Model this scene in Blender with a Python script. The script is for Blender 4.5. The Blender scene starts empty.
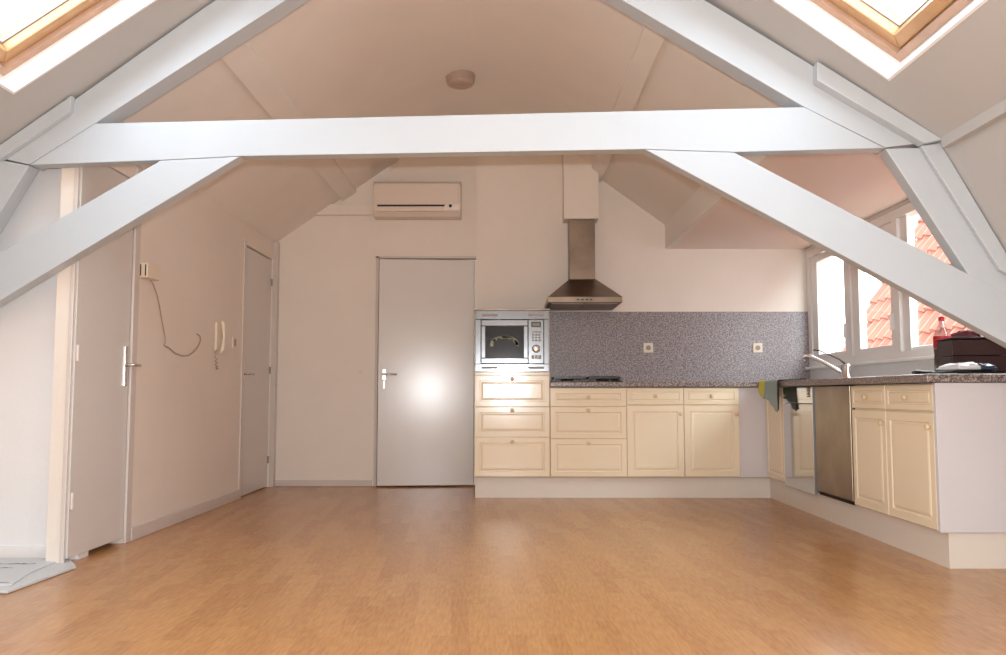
import bpy, bmesh, math, random
from mathutils import Vector, Matrix
random.seed(4)
SC = bpy.context.scene
COL = SC.collection

# ------------------------------------------------------------ camera
FPX, CAMZ = 850.0, 0.81
pitch = math.atan(66.7 / FPX)
yaw = math.atan(4 / (FPX / math.cos(pitch)))
cd = bpy.data.cameras.new('camera')
cam = bpy.data.objects.new('camera', cd)
COL.objects.link(cam)
cam.location = (0, 0, CAMZ)
cam.rotation_euler = (math.pi / 2 + pitch, 0, yaw)
cd.sensor_fit = 'HORIZONTAL'
cd.sensor_width = 36.0
cd.lens = FPX * 36.0 / 1006.0
cd.clip_start = 0.02
SC.camera = cam

# ------------------------------------------------------------ view, world, lights
SC.view_settings.view_transform = 'Standard'
SC.view_settings.look = 'None'
SC.view_settings.gamma = 1
SC.view_settings.use_curve_mapping = False
SC.view_settings.exposure = 0.8
SC.cycles.use_denoising = True
SC.cycles.max_bounces = 14
SC.cycles.diffuse_bounces = 8
SC.cycles.transparent_max_bounces = 16
SC.cycles.sample_clamp_indirect = 6

w = bpy.data.worlds.new('sky')
SC.world = w
w.use_nodes = True
bg = w.node_tree.nodes['Background']
bg.inputs[0].default_value = (0.87, 0.94, 1.0, 1)
bg.inputs[1].default_value = 8.5

def link_light(name, data, loc, direction=None):
    o = bpy.data.objects.new(name, data)
    COL.objects.link(o)
    o.location = loc
    if direction is not None:
        o.rotation_euler = Vector(direction).to_track_quat('-Z', 'Y').to_euler()
    return o

sd = bpy.data.lights.new('hazy_sun', 'SUN')
sd.energy = 0.35; sd.angle = 0.3; sd.color = (1, .96, .9)
link_light('hazy_sun', sd, (-6, -4, 12), (0.75, 0.35, -1.0))

def portal(name, loc, direction, sx, sy, spin=None):
    d = bpy.data.lights.new(name, 'AREA')
    d.shape = 'RECTANGLE'; d.size = sx; d.size_y = sy
    d.cycles.is_portal = True
    o = link_light(name, d, loc, direction)
    return o
# flash on the camera, a little above the lens
fd = bpy.data.lights.new('camera_flash', 'POINT')
fd.energy = 190; fd.shadow_soft_size = 0.018; fd.color = (.95, .98, 1)
link_light('camera_flash', fd, (0, 0.0, CAMZ + 0.10))

# ------------------------------------------------------------ materials
def srgb(r, g, b):
    f = lambda c: (c / 255 / 12.92) if c / 255 <= .04045 else ((c / 255 + .055) / 1.055) ** 2.4
    return (f(r), f(g), f(b), 1)

def mat(name, col, rough=.5, metal=0., spec=.5, bump=0., bscale=60., mott=0., mscale=3., coat=0.):
    m = bpy.data.materials.new(name); m.use_nodes = True
    nt = m.node_tree; b = nt.nodes['Principled BSDF']
    b.inputs['Base Color'].default_value = col
    b.inputs['Roughness'].default_value = rough
    b.inputs['Metallic'].default_value = metal
    b.inputs['Specular IOR Level'].default_value = spec
    b.inputs['Coat Weight'].default_value = coat
    tc = nt.nodes.new('ShaderNodeTexCoord')
    if mott:
        n = nt.nodes.new('ShaderNodeTexNoise'); n.inputs['Scale'].default_value = mscale
        n.inputs['Detail'].default_value = 6
        nt.links.new(tc.outputs['Object'], n.inputs['Vector'])
        r = nt.nodes.new('ShaderNodeMapRange')
        r.inputs['From Min'].default_value = .3; r.inputs['From Max'].default_value = .7
        r.inputs['To Min'].default_value = 1 - mott; r.inputs['To Max'].default_value = 1 + mott
        nt.links.new(n.outputs['Fac'], r.inputs['Value'])
        mx = nt.nodes.new('ShaderNodeVectorMath'); mx.operation = 'SCALE'
        mx.inputs[0].default_value = col[:3]
        nt.links.new(r.outputs[0], mx.inputs['Scale'])
        nt.links.new(mx.outputs[0], b.inputs['Base Color'])
    if bump:
        n = nt.nodes.new('ShaderNodeTexNoise'); n.inputs['Scale'].default_value = bscale
        n.inputs['Detail'].default_value = 4
        nt.links.new(tc.outputs['Object'], n.inputs['Vector'])
        bp = nt.nodes.new('ShaderNodeBump'); bp.inputs['Strength'].default_value = bump
        bp.inputs['Distance'].default_value = .003
        nt.links.new(n.outputs['Fac'], bp.inputs['Height'])
        nt.links.new(bp.outputs[0], b.inputs['Normal'])
    return m

M_wall = mat('wall_paint', srgb(232, 225, 216), .6, bump=.25, bscale=45, mott=.02)
M_side = mat('wall_paint_side', srgb(230, 222, 213), .55, bump=.3, bscale=40, mott=.02)
M_near = mat('wall_paint_near', srgb(236, 236, 237), .6, bump=.3, bscale=40, mott=.02)
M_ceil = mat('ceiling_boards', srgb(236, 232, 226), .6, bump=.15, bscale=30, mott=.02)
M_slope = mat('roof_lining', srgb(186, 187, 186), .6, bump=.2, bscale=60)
M_dorm = mat('dormer_lining', srgb(236, 224, 215), .6)
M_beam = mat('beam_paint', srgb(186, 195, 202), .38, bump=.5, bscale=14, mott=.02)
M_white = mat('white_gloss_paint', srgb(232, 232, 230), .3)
M_door = mat('door_paint', srgb(212, 209, 206), .21, bump=.10, bscale=5)
M_trim = mat('trim_paint', srgb(208, 200, 194), .4)
M_cream = mat('cream_lacquer', srgb(238, 225, 198), .16, bump=.12, bscale=12)
M_knob = mat('cream_knob', srgb(225, 205, 170), .18)
M_filler = mat('white_panel', srgb(214, 212, 216), .4)
M_plinth = mat('plinth_white', srgb(224, 218, 208), .4)
M_steel = mat('stainless_steel', srgb(116, 119, 123), .17, 1., bump=.05, bscale=20)
M_hood = mat('hood_steel', srgb(132, 116, 102), .34, 1., mott=.18, mscale=6)
M_mirror = mat('polished_steel', srgb(205, 205, 203), .09, 1.)
M_brush = mat('dull_steel', srgb(150, 136, 120), .34, 1., mott=.16, mscale=5, bump=.3, bscale=8)
M_chrome = mat('chrome', srgb(225, 225, 225), .12, 1.)
M_black = mat('black_enamel', srgb(22, 20, 20), .3)
M_dark = mat('dark_gap', srgb(30, 24, 22), .8)
M_plas = mat('cream_plastic', srgb(228, 216, 196), .35)
M_grey = mat('grey_plastic', srgb(150, 142, 136), .45)
M_cable = mat('cream_cable', srgb(170, 152, 136), .5)
M_ac = mat('ac_plastic', srgb(226, 214, 202), .35)
M_glow = mat('yellow_display', srgb(120, 110, 40), .3)
M_pine = mat('pine_frame', srgb(190, 150, 104), .35, mott=.1, mscale=9, coat=.3)
M_pine2 = mat('pine_frame_worn', srgb(190, 160, 138), .45, mott=.1, mscale=9)
M_reveal = mat('reveal_white', srgb(238, 240, 242), .5)
M_blue = mat('blue_film', srgb(96, 116, 140), .3)
M_paper = mat('white_print', srgb(205, 210, 214), .5)
M_ink = mat('dark_print', srgb(70, 76, 84), .6)
M_brown = mat('dark_red_brown_wood', srgb(50, 18, 15), .45, mott=.2, mscale=12)
M_plum = mat('plum_cloth', srgb(100, 50, 58), .9)
M_red = mat('red_plastic', srgb(190, 24, 40), .35)
M_wrap = mat('white_wrap', srgb(225, 228, 232), .2)
M_bluewrap = mat('slate_blue_wrap', srgb(60, 72, 96), .25)
M_shade = mat('dull_ribbed_glass', srgb(178, 158, 146), .3, bump=.6, bscale=40)
M_grey_oven = mat('oven_glass', srgb(20, 24, 32), .12, spec=.3)
M_slate = mat('chimney_slate', srgb(120, 120, 140), .8)
M_render = mat('house_render', srgb(200, 185, 170), .8)
M_verge = mat('verge_lead', srgb(150, 145, 150), .6)

def glass_mat():
    m = bpy.data.materials.new('window_glass'); m.use_nodes = True
    nt = m.node_tree; nt.nodes.clear()
    o = nt.nodes.new('ShaderNodeOutputMaterial'); t = nt.nodes.new('ShaderNodeBsdfTransparent')
    g = nt.nodes.new('ShaderNodeBsdfGlossy'); g.inputs['Roughness'].default_value = .02
    mx = nt.nodes.new('ShaderNodeMixShader'); mx.inputs[0].default_value = .06
    t.inputs[0].default_value = (.97, .98, .97, 1)
    nt.links.new(t.outputs[0], mx.inputs[1]); nt.links.new(g.outputs[0], mx.inputs[2])
    nt.links.new(mx.outputs[0], o.inputs[0])
    return m
M_glass = glass_mat()

M_skyglass = glass_mat()
M_skyglass.name = 'dimming_skylight_glass'
M_skyglass.node_tree.nodes['Transparent BSDF'].inputs[0].default_value = (.76, .78, .8, 1)  # grey tint added to weaken the daylight entering through the skylights

def clear_mat():
    m = bpy.data.materials.new('clear_plastic'); m.use_nodes = True
    nt = m.node_tree; nt.nodes.clear()
    o = nt.nodes.new('ShaderNodeOutputMaterial'); t = nt.nodes.new('ShaderNodeBsdfTransparent')
    g = nt.nodes.new('ShaderNodeBsdfGlossy'); g.inputs['Roughness'].default_value = .06
    mx = nt.nodes.new('ShaderNodeMixShader'); mx.inputs[0].default_value = .22
    t.inputs[0].default_value = (.8, .8, .82, 1)
    nt.links.new(t.outputs[0], mx.inputs[1]); nt.links.new(g.outputs[0], mx.inputs[2])
    nt.links.new(mx.outputs[0], o.inputs[0])
    return m
M_clear = clear_mat()

def granite(name, a, b_, c, rough=.3, scale=190):
    m = mat(name, a, rough)
    nt = m.node_tree; b = nt.nodes['Principled BSDF']
    tc = nt.nodes.new('ShaderNodeTexCoord')
    n1 = nt.nodes.new('ShaderNodeTexNoise'); n1.inputs['Scale'].default_value = scale; n1.inputs['Detail'].default_value = 3
    n2 = nt.nodes.new('ShaderNodeTexNoise'); n2.inputs['Scale'].default_value = scale * .35; n2.inputs['Detail'].default_value = 5
    ad = nt.nodes.new('ShaderNodeMath'); ad.operation = 'ADD'
    for n in (n1, n2): nt.links.new(tc.outputs['Object'], n.inputs['Vector'])
    nt.links.new(n1.outputs['Fac'], ad.inputs[0]); nt.links.new(n2.outputs['Fac'], ad.inputs[1])
    r = nt.nodes.new('ShaderNodeValToRGB')
    hf = nt.nodes.new('ShaderNodeMath'); hf.operation = 'MULTIPLY'; hf.inputs[1].default_value = .5
    nt.links.new(ad.outputs[0], hf.inputs[0]); nt.links.new(hf.outputs[0], r.inputs[0])
    e = r.color_ramp.elements
    e[0].position = .42; e[0].color = a; e[1].position = .58; e[1].color = c
    k = e.new(.5); k.color = b_
    nt.links.new(r.outputs[0], b.inputs['Base Color'])
    return m
M_splash = granite('speckled_splashback', srgb(98, 91, 94), srgb(138, 130, 133), srgb(182, 174, 177), .35, 260)
M_top = granite('speckled_worktop', srgb(80, 72, 72), srgb(128, 118, 114), srgb(180, 168, 162), .3, 230)

def floor_mat():
    m = mat('beech_laminate', srgb(200, 140, 92), .3)
    nt = m.node_tree; b = nt.nodes['Principled BSDF']
    tc = nt.nodes.new('ShaderNodeTexCoord')
    mp = nt.nodes.new('ShaderNodeMapping'); mp.inputs['Rotation'].default_value = (0, 0, math.radians(86.3))
    nt.links.new(tc.outputs['Object'], mp.inputs[0])
    br = nt.nodes.new('ShaderNodeTexBrick')
    br.inputs['Color1'].default_value = (.42, .42, .42, 1); br.inputs['Color2'].default_value = (.6, .6, .6, 1)
    br.inputs['Mortar'].default_value = (.38, .38, .38, 1)
    br.inputs['Scale'].default_value = 1; br.inputs['Brick Width'].default_value = .42
    br.inputs['Row Height'].default_value = .064; br.inputs['Mortar Size'].default_value = 0
    br.inputs['Bias'].default_value = 0; br.offset = .37
    mw = nt.nodes.new('ShaderNodeTexNoise'); mw.inputs['Scale'].default_value = 1
    nt.links.new(mp.outputs[0], br.inputs['Vector'])
    m2 = nt.nodes.new('ShaderNodeMapping'); m2.inputs['Rotation'].default_value = (0, 0, math.radians(-3.7))
    m2.inputs['Scale'].default_value = (90, 12, 1)
    nt.links.new(tc.outputs['Object'], m2.inputs[0])
    n = nt.nodes.new('ShaderNodeTexNoise'); n.inputs['Scale'].default_value = 1; n.inputs['Detail'].default_value = 6
    nt.links.new(m2.outputs[0], n.inputs['Vector'])
    # value = .6*brick + .4*noise
    a = nt.nodes.new('ShaderNodeMix'); a.data_type = 'FLOAT'; a.inputs[0].default_value = .4
    nt.links.new(br.outputs['Color'], a.inputs[2]); nt.links.new(n.outputs['Fac'], a.inputs[3])
    r = nt.nodes.new('ShaderNodeValToRGB')
    nt.links.new(a.outputs[0], r.inputs[0])
    e = r.color_ramp.elements
    e[0].position = .34; e[0].color = srgb(158, 108, 64); e[1].position = .64; e[1].color = srgb(198, 148, 94)
    nt.links.new(r.outputs[0], b.inputs['Base Color'])
    b.inputs['Roughness'].default_value = .24
    return m
M_floor = floor_mat()

def tile_mat():
    m = mat('clay_tile', srgb(104, 50, 32), .8, mott=.18, mscale=4)
    return m
M_tile = tile_mat()

def cloth_mat():
    m = mat('checked_tea_towel', srgb(110, 128, 130), .95)
    nt = m.node_tree; b = nt.nodes['Principled BSDF']
    tc = nt.nodes.new('ShaderNodeTexCoord'); sp = nt.nodes.new('ShaderNodeSeparateXYZ')
    nt.links.new(tc.outputs['UV'], sp.inputs[0])
    r = nt.nodes.new('ShaderNodeValToRGB'); r.color_ramp.interpolation = 'CONSTANT'
    e = r.color_ramp.elements
    e[0].position = 0; e[0].color = srgb(214, 210, 92); e[1].position = .3; e[1].color = srgb(158, 180, 182)
    k = e.new(.93); k.color = srgb(62, 56, 48)
    nt.links.new(sp.outputs[0], r.inputs[0])
    wv = nt.nodes.new('ShaderNodeTexWave'); wv.inputs['Scale'].default_value = 7; wv.bands_direction = 'Y'
    nt.links.new(tc.outputs['UV'], wv.inputs[0])
    mr = nt.nodes.new('ShaderNodeMapRange'); mr.inputs['To Min'].default_value = .75; mr.inputs['To Max'].default_value = 1.15
    nt.links.new(wv.outputs['Fac'], mr.inputs['Value'])
    v = nt.nodes.new('ShaderNodeVectorMath'); v.operation = 'SCALE'
    nt.links.new(r.outputs[0], v.inputs[0]); nt.links.new(mr.outputs[0], v.inputs['Scale'])
    nt.links.new(v.outputs[0], b.inputs['Base Color'])
    return m
M_towel = cloth_mat()

# ------------------------------------------------------------ mesh helpers
class MB:
    def __init__(s): s.bm = bmesh.new()
    def face(s, pts):
        return s.bm.faces.new([s.bm.verts.new(p) for p in pts])
    def box(s, x0, x1, y0, y1, z0, z1, T=None):
        c = [(x, y, z) for z in (z0, z1) for y in (y0, y1) for x in (x0, x1)]
        if T: c = [T(*p) for p in c]
        v = [s.bm.verts.new(p) for p in c]
        for f in ((0, 2, 3, 1), (4, 5, 7, 6), (0, 1, 5, 4), (2, 6, 7, 3), (0, 4, 6, 2), (1, 3, 7, 5)):
            s.bm.faces.new([v[i] for i in f])
        return s
    def prism(s, front, back):
        a = [s.bm.verts.new(p) for p in front]; b = [s.bm.verts.new(p) for p in back]
        n = len(a)
        s.bm.faces.new(a); s.bm.faces.new(list(reversed(b)))
        for i in range(n):
            j = (i + 1) % n
            s.bm.faces.new((a[i], b[i], b[j], a[j]))
        return s
    def lathe(s, prof, seg=24, T=None):
        """prof: [(r, h)], axis local z."""
        T = T or (lambda x, y, z: (x, y, z))
        rings = []
        for r, h in prof:
            rings.append([s.bm.verts.new(T(r * math.cos(2 * math.pi * k / seg), r * math.sin(2 * math.pi * k / seg), h)) for k in range(seg)])
        for a, b in zip(rings, rings[1:]):
            for k in range(seg):
                j = (k + 1) % seg
                s.bm.faces.new((a[k], a[j], b[j], b[k]))
        s.bm.faces.new(list(reversed(rings[0]))); s.bm.faces.new(rings[-1])
        return s
    def tube(s, pts, r, seg=8):
        pts = [Vector(p) for p in pts]
        rings = []
        up = None
        for i, p in enumerate(pts):
            d = (pts[min(i + 1, len(pts) - 1)] - pts[max(i - 1, 0)]).normalized()
            if up is None:
                up = d.orthogonal().normalized()
            up = (up - d * up.dot(d)).normalized()
            sd_ = d.cross(up)
            rr = r[i] if isinstance(r, (list, tuple)) else r
            rings.append([s.bm.verts.new(p + (up * math.cos(2 * math.pi * k / seg) + sd_ * math.sin(2 * math.pi * k / seg)) * rr) for k in range(seg)])
        for a, b in zip(rings, rings[1:]):
            for k in range(seg):
                j = (k + 1) % seg
                s.bm.faces.new((a[k], a[j], b[j], b[k]))
        s.bm.faces.new(list(reversed(rings[0]))); s.bm.faces.new(rings[-1])
        return s
    def rings(s, x0, x1, z0, z1, prof, T):
        """front panel: nested rectangles; prof [(inset, depth)], depth positive towards the viewer (-y)."""
        loops = []
        for ins, d in prof:
            c = [(x0 + ins, -d, z0 + ins), (x1 - ins, -d, z0 + ins), (x1 - ins, -d, z1 - ins), (x0 + ins, -d, z1 - ins)]
            loops.append([s.bm.verts.new(T(*p)) for p in c])
        for a, b in zip(loops, loops[1:]):
            for k in range(4):
                j = (k + 1) % 4
                s.bm.faces.new((a[k], a[j], b[j], b[k]))
        s.bm.faces.new(loops[-1]); s.bm.faces.new(list(reversed(loops[0])))
        return s
    def obj(s, name, material, parent=None, bevel=0., smooth=False, seg=2):
        bmesh.ops.recalc_face_normals(s.bm, faces=s.bm.faces)
        me = bpy.data.meshes.new(name); s.bm.to_mesh(me); s.bm.free()
        if smooth:
            for p in me.polygons: p.use_smooth = True
        me.materials.append(material)
        o = bpy.data.objects.new(name, me); COL.objects.link(o)
        if bevel:
            m = o.modifiers.new('bevel', 'BEVEL'); m.width = bevel; m.segments = seg; m.limit_method = 'ANGLE'
            m.angle_limit = math.radians(40)
        if parent:
            o.parent = parent
            o.matrix_parent_inverse = Matrix.Translation(parent.location).inverted()
        return o

def tag(o, label, cat, group=None):
    o['label'] = label; o['category'] = cat
    if group: o['group'] = group
    return o
def thing(name, loc, label, cat, group=None):
    o = bpy.data.objects.new(name, None); COL.objects.link(o); o.location = loc
    o.empty_display_size = .1
    return tag(o, label, cat, group)
def struct(o):
    o['kind'] = 'structure'; return o

BY, BR = 7.58, 7.45          # back wall, left and right stretch
XL = -2.086                  # left wall
XW = 2.65                    # window wall
YT = 3.95                    # where the front roof ends and the dormer begins
REAR = -2.6
def zr(x): return 2.306 + .73 * (1.40 - x)
def zl(x): return 2.21 + .69 * (x + 2.03)
def zln(x): return zl(x) + .075        # the front stretch sits a little higher
ZC = 3.18
XCR = 1.40 - (ZC - 2.306) / .73
XCL = -2.03 + (ZC - 2.21) / .69
KR = (1.925, zr(1.925)); KL = (-2.50, zln(-2.50))
FR = (KR[0] + KR[1] / 1.87, 0.0); FL = (KL[0] - KL[1] / 1.87, 0.0)

def poly_y(pts, y0, y1, name, material, smooth=False, bevel=0.):
    return struct(MB().prism([(x, y0, z) for x, z in pts], [(x, y1, z) for x, z in pts]).obj(name, material, smooth=smooth, bevel=bevel))

# ------------------------------------------------------------ room shell
struct(MB().box(-4.2, 3.4, REAR - .1, BY + .12, -.12, 0).obj('floor', M_floor))

# flat ceiling with softly rounded creases (rear part and front part are one run)
def arc_profile():
    pts = []
    def corner(p, a, b, r):
        p, a, b = Vector(p), Vector(a), Vector(b)
        d0 = (a - p).normalized(); d1 = (b - p).normalized()
        s = p + d0 * r; e = p + d1 * r
        for i in range(15):
            t = i / 14
            pts.append((s * (1 - t) ** 2 + p * 2 * t * (1 - t) + e * t * t))
    return corner, pts
corner, cp = arc_profile()
corner((XCL, ZC), (XCL - .5, zl(XCL - .5)), (XCR, ZC), .50)
corner((XCR, ZC), (XCL, ZC), (XCR + .5, zr(XCR + .5)), .50)
lowp = [(p.x, p.y) for p in cp]
xa, xb = lowp[0][0], lowp[-1][0]
def zceil(x):
    if x <= xa: return zl(x)
    if x >= xb: return zr(x)
    for (a0, b0), (a1, b1) in zip(lowp, lowp[1:]):
        if a0 <= x <= a1: return b0 + (b1 - b0) * (x - a0) / max(a1 - a0, 1e-9)
    return ZC
top = [(xb + .1, zr(xb) + .14), (XCR, ZC + .16), (XCL, ZC + .16), (xa - .1, zl(xa) + .14)]
m = MB()
v0 = [m.bm.verts.new((x, REAR, z)) for x, z in lowp]; v1 = [m.bm.verts.new((x, BY + .12, z)) for x, z in lowp]
for i in range(len(lowp) - 1): m.bm.faces.new((v0[i], v0[i + 1], v1[i + 1], v1[i])).smooth = True
lid = [(x, REAR, z + .004) for x, z in lowp + top]; m.prism(lid, [(x, BY + .12, z) for x, y, z in lid])
struct(m.obj('ceiling', M_ceil))

def slopeR(x0, x1, y0, y1, mb, th=.2, z=zr):
    n = .2
    s_ = (z(x1) - z(x0)) / (x1 - x0); l = math.hypot(1, s_); nx, nz = -s_ / l * th, th / l
    mb.prism([(x0, y0, z(x0)), (x1, y0, z(x1)), (x1 + nx, y0, z(x1) + nz), (x0 + nx, y0, z(x0) + nz)],
             [(x0, y1, z(x0)), (x1, y1, z(x1)), (x1 + nx, y1, z(x1) + nz), (x0 + nx, y1, z(x0) + nz)])
# rear slopes
m = MB(); slopeR(xb, 1.40, YT, BR + .2, m); struct(m.obj('ceiling_right_rear', M_ceil))
m = MB(); slopeR(XL - .12, xa, YT + .3, BY + .12, m, z=zl); struct(m.obj('ceiling_left_rear', M_ceil))
# drop and flat lining of the dormer
struct(MB().box(1.40, 1.44, YT, BR + .1, 2.09, 2.52).obj('trim_1', M_ceil))
struct(MB().box(1.44, XW + .16, YT, BR + .1, 2.09, 2.19).obj('ceiling_dormer', M_dorm))

# front slopes with the skylight openings
SKR = dict(x0=.72, x1=1.629, y0=2.38, y1=3.53)
SKL = dict(x0=-2.219, x1=-1.30, y0=2.57, y1=3.715)
m = MB()
slopeR(xb, KR[0], REAR, SKR['y0'], m); slopeR(xb, KR[0], SKR['y1'], YT, m)
for q in (SKR,):
    slopeR(xb, q['x0'], q['y0'], q['y1'], m); slopeR(q['x1'], KR[0], q['y0'], q['y1'], m)
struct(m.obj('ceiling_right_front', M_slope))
m = MB()
slopeR(KL[0], xa, REAR, SKL['y0'], m, z=zln); slopeR(KL[0], xa, SKL['y1'], YT + .3, m, z=zln)
for q in (SKL,):
    slopeR(q['x1'], xa, q['y0'], q['y1'], m, z=zln); slopeR(KL[0], q['x0'], q['y0'], q['y1'], m, z=zln)
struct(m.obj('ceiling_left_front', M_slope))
# steep lower slopes of the mansard
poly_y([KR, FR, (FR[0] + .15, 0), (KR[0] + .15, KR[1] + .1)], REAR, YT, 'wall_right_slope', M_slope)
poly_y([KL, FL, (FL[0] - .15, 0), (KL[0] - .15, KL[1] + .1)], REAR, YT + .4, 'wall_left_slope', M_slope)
# batten along the knee, front right
struct(MB().box(1.905, 1.935, REAR, 3.66, 1.885, 1.935).obj('trim_2', M_slope))
# cheek of the dormer
sl = lambda z: KR[0] + (KR[1] - z) / 1.87
poly_y([(1.40, 2.28), KR, (XW, KR[1] - (XW - KR[0]) * 1.87), (XW, 2.09), (1.40, 2.09)], YT - .012, YT + .06, 'wall_right_cheek', M_dorm)
poly_y([(2.615, .70), (FR[0] + .15, 0), (2.615, 0)], YT - .012, YT + .06, 'wall_right_cheek_low', M_dorm)

# back wall: left stretch with a doorway, right stretch a little forward
gl = lambda x: min(zl(x), ZC, zr(x)) + .02
DX0, DX1, DZ = -1.143, -.285, 2.02
def wall_xz(pts, y0, y1, mb): mb.prism([(x, y0, z) for x, z in pts], [(x, y1, z) for x, z in pts])
m = MB()
wall_xz([(XL - .1, 0), (DX0 - .01, 0), (DX0 - .01, zl(DX0) + .02), (XL - .1, zl(XL - .1) + .02)], BY, BY + .1, m)
struct(m.obj('wall_back_left', M_wall))
m = MB()
wall_xz([(DX0 - .01, DZ + .01), (-.272, DZ + .01), (-.272, ZC + .02), (XCL, ZC + .02), (DX0 - .01, zl(DX0 - .01) + .02)], BY, BY + .1, m)
struct(m.obj('wall_back_over_door', M_wall))
struct(MB().box(-1.4, -.2, BY + .12, BY + .16, 0, 2.2).obj('wall_behind_door', M_side))
m = MB()
wall_xz([(-.272, 0), (XW + .1, 0), (XW + .1, 2.10), (1.40, 2.10), (1.40, 2.32), (XCR, ZC + .02), (-.272, ZC + .02)], BR, BY + .1, m)
struct(m.obj('wall_back_right', M_wall))

# left wall with two doorways
D1 = (4.098, 4.70); D3 = (6.70, 7.50)
m = MB()
for (a, b) in ((D1[1], D3[0]), (D3[1], BY)):
    m.box(XL - .1, XL, a, b, 0, 2.19)
for (a, b) in (D1, D3):
    m.box(XL - .1, XL, a, b, 2.006, 2.19)
m.box(XL - .1, XL - .02, 4.09, D1[0] - .001, 0, 2.19)
struct(m.obj('wall_left', M_side))
struct(MB().box(XL - .2, XL - .12, 4.36, 7.72, 0, 2.4).obj('wall_left_behind_doors', M_side))
# short wall in front of it, facing the camera
YN = 4.25
m = MB()
wall_xz([(-2.11, 0), (-2.11, zln(-2.11) + .02), KL, (FL[0] - .05, 0)], YN, YN + .1, m)
struct(m.obj('wall_near_left', M_near))
struct(MB().box(FL[0], -2.118, YN - .014, YN, 0, .07).obj('baseboard_near_left', M_near, bevel=.004))
struct(MB().box(-2.120, -2.098, 4.082, D1[0], 0, 2.10).obj('trim_3', M_trim, bevel=.004))   # frame post of the near door
struct(MB().box(XL - .003, XL + .012, D1[1] - .012, D1[1] + .055, 0, 2.1).obj('trim_4', M_trim, bevel=.004))
struct(MB().box(XL - .009, XL + .010, D3[0] - .04, D3[0] + .008, 0, 2.03).obj('trim_5', M_trim, bevel=.003))
struct(MB().box(XL - .03, XL + .040, D3[1] + .01, BY - .001, 0, 2.17).obj('trim_6', M_trim, bevel=.003))
struct(MB().box(XL, XL + .014, D1[1] + .06, D3[0] - .04, 0, .075).obj('baseboard_left', M_trim, bevel=.004))
struct(MB().box(XL, DX0 - .05, BY - .014, BY, 0, .055).obj('baseboard_back', M_trim, bevel=.004))
# thin lining round the back doorway
m = MB(); m.box(DX0 - .035, DX0 - .008, BY - .012, BY + .05, 0, DZ + .03); m.box(DX0 - .035, -.272, BY - .012, BY + .05, DZ + .008, DZ + .03)
struct(m.obj('trim_7', M_trim, bevel=.003))

# window wall
WY0, WY1, WZ0, WZ1 = 4.25, 7.40, 1.045, 2.055
m = MB()
m.box(XW, XW + .12, YT, BR + .1, 0, WZ0); m.box(XW, XW + .12, YT, WY0, WZ0, 2.10)
m.box(XW, XW + .12, WY1, BR + .1, WZ0, 2.10); m.box(XW, XW + .12, YT, BR + .1, WZ1, 2.10)
struct(m.obj('wall_right', M_white))

# rear gable behind the camera with a tall glazed opening
m = MB()
RW0, RW1, RZ1 = -1.5, 1.1, 2.1
prof = lambda x: min(ZC, zl(x), zr(x)) if KL[0] < x < KR[0] else (KL[1] - (KL[0] - x) * 1.87 if x <= KL[0] else KR[1] - (x - KR[0]) * 1.87)
wall_xz([FL, FR, KR, (XCR, ZC), (XCL, ZC), KL], REAR - .1, REAR, m)
struct(m.obj('wall_rear', M_wall))

# window_1: three lights above the worktop
fr = MB()
X0, X1 = XW - .012, XW + .075
posts = [(WY0, WY0 + .06), (5.70, 5.77), (6.505, 6.575), (WY1 - .045, WY1 + .03)]
for a, b in posts: fr.box(X0, X1, a, b, WZ0, WZ1 + .02)
for (a0, b0), (a1, b1) in zip(posts, posts[1:]):
    fr.box(X0, X1, b0, a1, WZ0, WZ0 + .05); fr.box(X0, X1, b0, a1, WZ1 - .055, WZ1 + .02)
win = struct(fr.obj('window_1', M_white))
for a, b, zt in ((6.58, 7.35, 1.99), (5.775, 6.50, 1.99)):
    s_ = MB(); xs0, xs1 = XW + .0, XW + .05; t = .075
    s_.box(xs0, xs1, a + t, b - t - .05, WZ0 + .052, WZ0 + .05 + t * .7); s_.box(xs0, xs1, a + t, b - t - .05, zt - t * .7, zt)
    s_.box(xs0, xs1, a, a + t, WZ0 + .052, zt); s_.box(xs0, xs1, b - t - .05, b, WZ0 + .052, zt)
    so = s_.obj('sash', M_white, win)
    MB().box(XW + .025, XW + .029, a + t, b - t, WZ0 + .1, zt - .05).obj('pane', M_glass, so)
    MB().box(XW - .028, XW, a + .028, a + .046, 1.25, 1.36).obj('window_handle', M_white, so, bevel=.004)
MB().box(XW + .04, XW + .044, WY0 + .06, 5.70, WZ0 + .05, WZ1 - .05).obj('pane', M_glass, win)
b_ = MB(); b_.box(XW + .01, XW + .06, 5.60, 5.699, WZ0 + .051, WZ1 - .056); b_.box(XW + .01, XW + .06, WY0 + .06, 5.60, WZ0 + .051, WZ0 + .075)
b_.obj('glazing_bar', M_white, win, bevel=.004)
struct(MB().box(XW - .05, XW, WY0 - .1, WY1 + .03, WZ0 - .022, WZ0).obj('trim_8', M_white, bevel=.005))
struct(MB().box(XW - .02, XW, WY0, WY1 + .04, WZ1 + .005, 2.088).obj('trim_9', M_trim, bevel=.003))

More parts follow.
